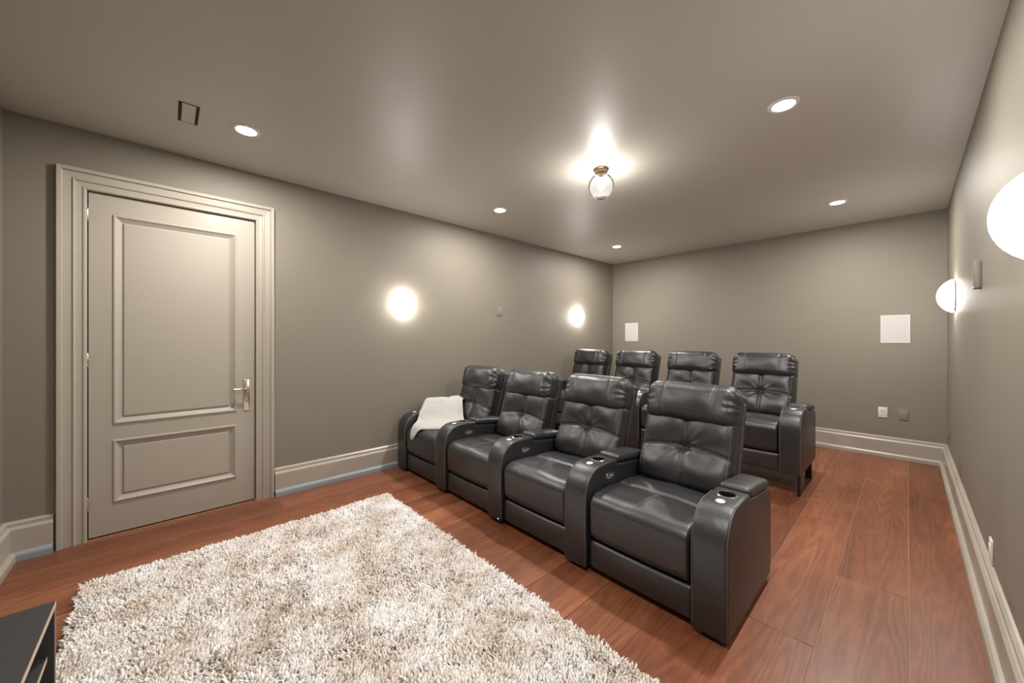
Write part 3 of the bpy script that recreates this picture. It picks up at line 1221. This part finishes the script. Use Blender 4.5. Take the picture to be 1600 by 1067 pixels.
def pile():
    rs = np.random.RandomState(11)
    sp = 0.0098
    gx, gy = np.meshgrid(np.arange(RX0 + 0.004, RX1, sp), np.arange(RY0 + 0.004, RY1, sp), indexing='ij')
    n = gx.size
    px = gx.ravel() + rs.uniform(-.5, .5, n) * sp
    py = gy.ravel() + rs.uniform(-.5, .5, n) * sp

    def vnoise(x, y, s, seed):
        r = np.random.RandomState(seed)
        G = r.uniform(-1, 1, (400, 400))
        u, v_ = (x - RX0 + 0.3) * s, (y - RY0 + 0.3) * s
        i, j = np.floor(u).astype(int), np.floor(v_).astype(int)
        a, b = u - i, v_ - j
        a, b = a * a * (3 - 2 * a), b * b * (3 - 2 * b)
        return G[i, j] * (1 - a) * (1 - b) + G[i + 1, j] * a * (1 - b) + G[i, j + 1] * (1 - a) * b + G[i + 1, j + 1] * a * b
    lx = 0.75 * vnoise(px, py, 42, 1) + 0.45 * vnoise(px, py, 9, 2) + 0.25 * rs.normal(size=n)
    ly = 0.75 * vnoise(px, py, 42, 3) + 0.45 * vnoise(px, py, 9, 4) + 0.25 * rs.normal(size=n)
    ln = 0.036 + 0.005 * vnoise(px, py, 14, 5) + 0.007 * vnoise(px, py, 55, 6) + 0.003 * rs.normal(size=n)
    ln = np.clip(ln, 0.012, 0.06)
    ex = np.minimum(px - RX0, RX1 - px)
    ey = np.minimum(py - RY0, RY1 - py)
    # tufts at the border fall outwards
    wx = np.clip(1 - ex / 0.035, 0, 1)
    wy = np.clip(1 - ey / 0.035, 0, 1)
    lx += np.where(px < (RX0 + RX1) / 2, -1, 1) * wx * 0.8
    ly += np.where(py < (RY0 + RY1) / 2, -1, 1) * wy * 0.8
    ln *= 1 - 0.25 * np.maximum(wx, wy)
    hh = np.array([0.0, 0.45, 0.80, 1.0])
    rad = np.array([0.0055, 0.0072, 0.0066, 0.0024])
    phase = rs.uniform(0, 6.28, n)
    verts = np.zeros((n, 12, 3))
    lean = np.sqrt(lx ** 2 + ly ** 2) + 1e-6
    for k in range(4):
        t_ = hh[k]
        bend = t_ ** 1.6 * ln * 0.75
        cxx = px + lx * bend
        cyy = py + ly * bend
        czz = 0.010 + ln * t_ / np.sqrt(1 + (0.55 * lean * t_) ** 2)
        for s in range(3):
            a = phase + s * 2.0944 + t_ * 1.2
            verts[:, k * 3 + s, 0] = cxx + rad[k] * np.cos(a)
            verts[:, k * 3 + s, 1] = cyy + rad[k] * np.sin(a)
            verts[:, k * 3 + s, 2] = czz
    quads = []
    for k in range(3):
        for s in range(3):
            s2 = (s + 1) % 3
            quads.append((k * 3 + s, k * 3 + s2, (k + 1) * 3 + s2, (k + 1) * 3 + s))
    quads = np.array(quads)
    allq = (quads[None] + (np.arange(n) * 12)[:, None, None]).reshape(-1, 4)
    me = bpy.data.meshes.new('pile')
    me.vertices.add(n * 12)
    me.vertices.foreach_set('co', verts.reshape(-1).astype(np.float32))
    me.loops.add(allq.size)
    me.loops.foreach_set('vertex_index', allq.reshape(-1).astype(np.int32))
    me.polygons.add(len(allq))
    me.polygons.foreach_set('loop_start', np.arange(0, allq.size, 4, dtype=np.int32))
    me.polygons.foreach_set('loop_total', np.full(len(allq), 4, dtype=np.int32))
    me.polygons.foreach_set('use_smooth', np.ones(len(allq), dtype=bool))
    me.update(calc_edges=True)
    return me


pm = pile()
po = add('pile', pm, M_pile, rug)
po.location = (-rug.location.x, -rug.location.y, 0)
po['kind'] = 'stuff'
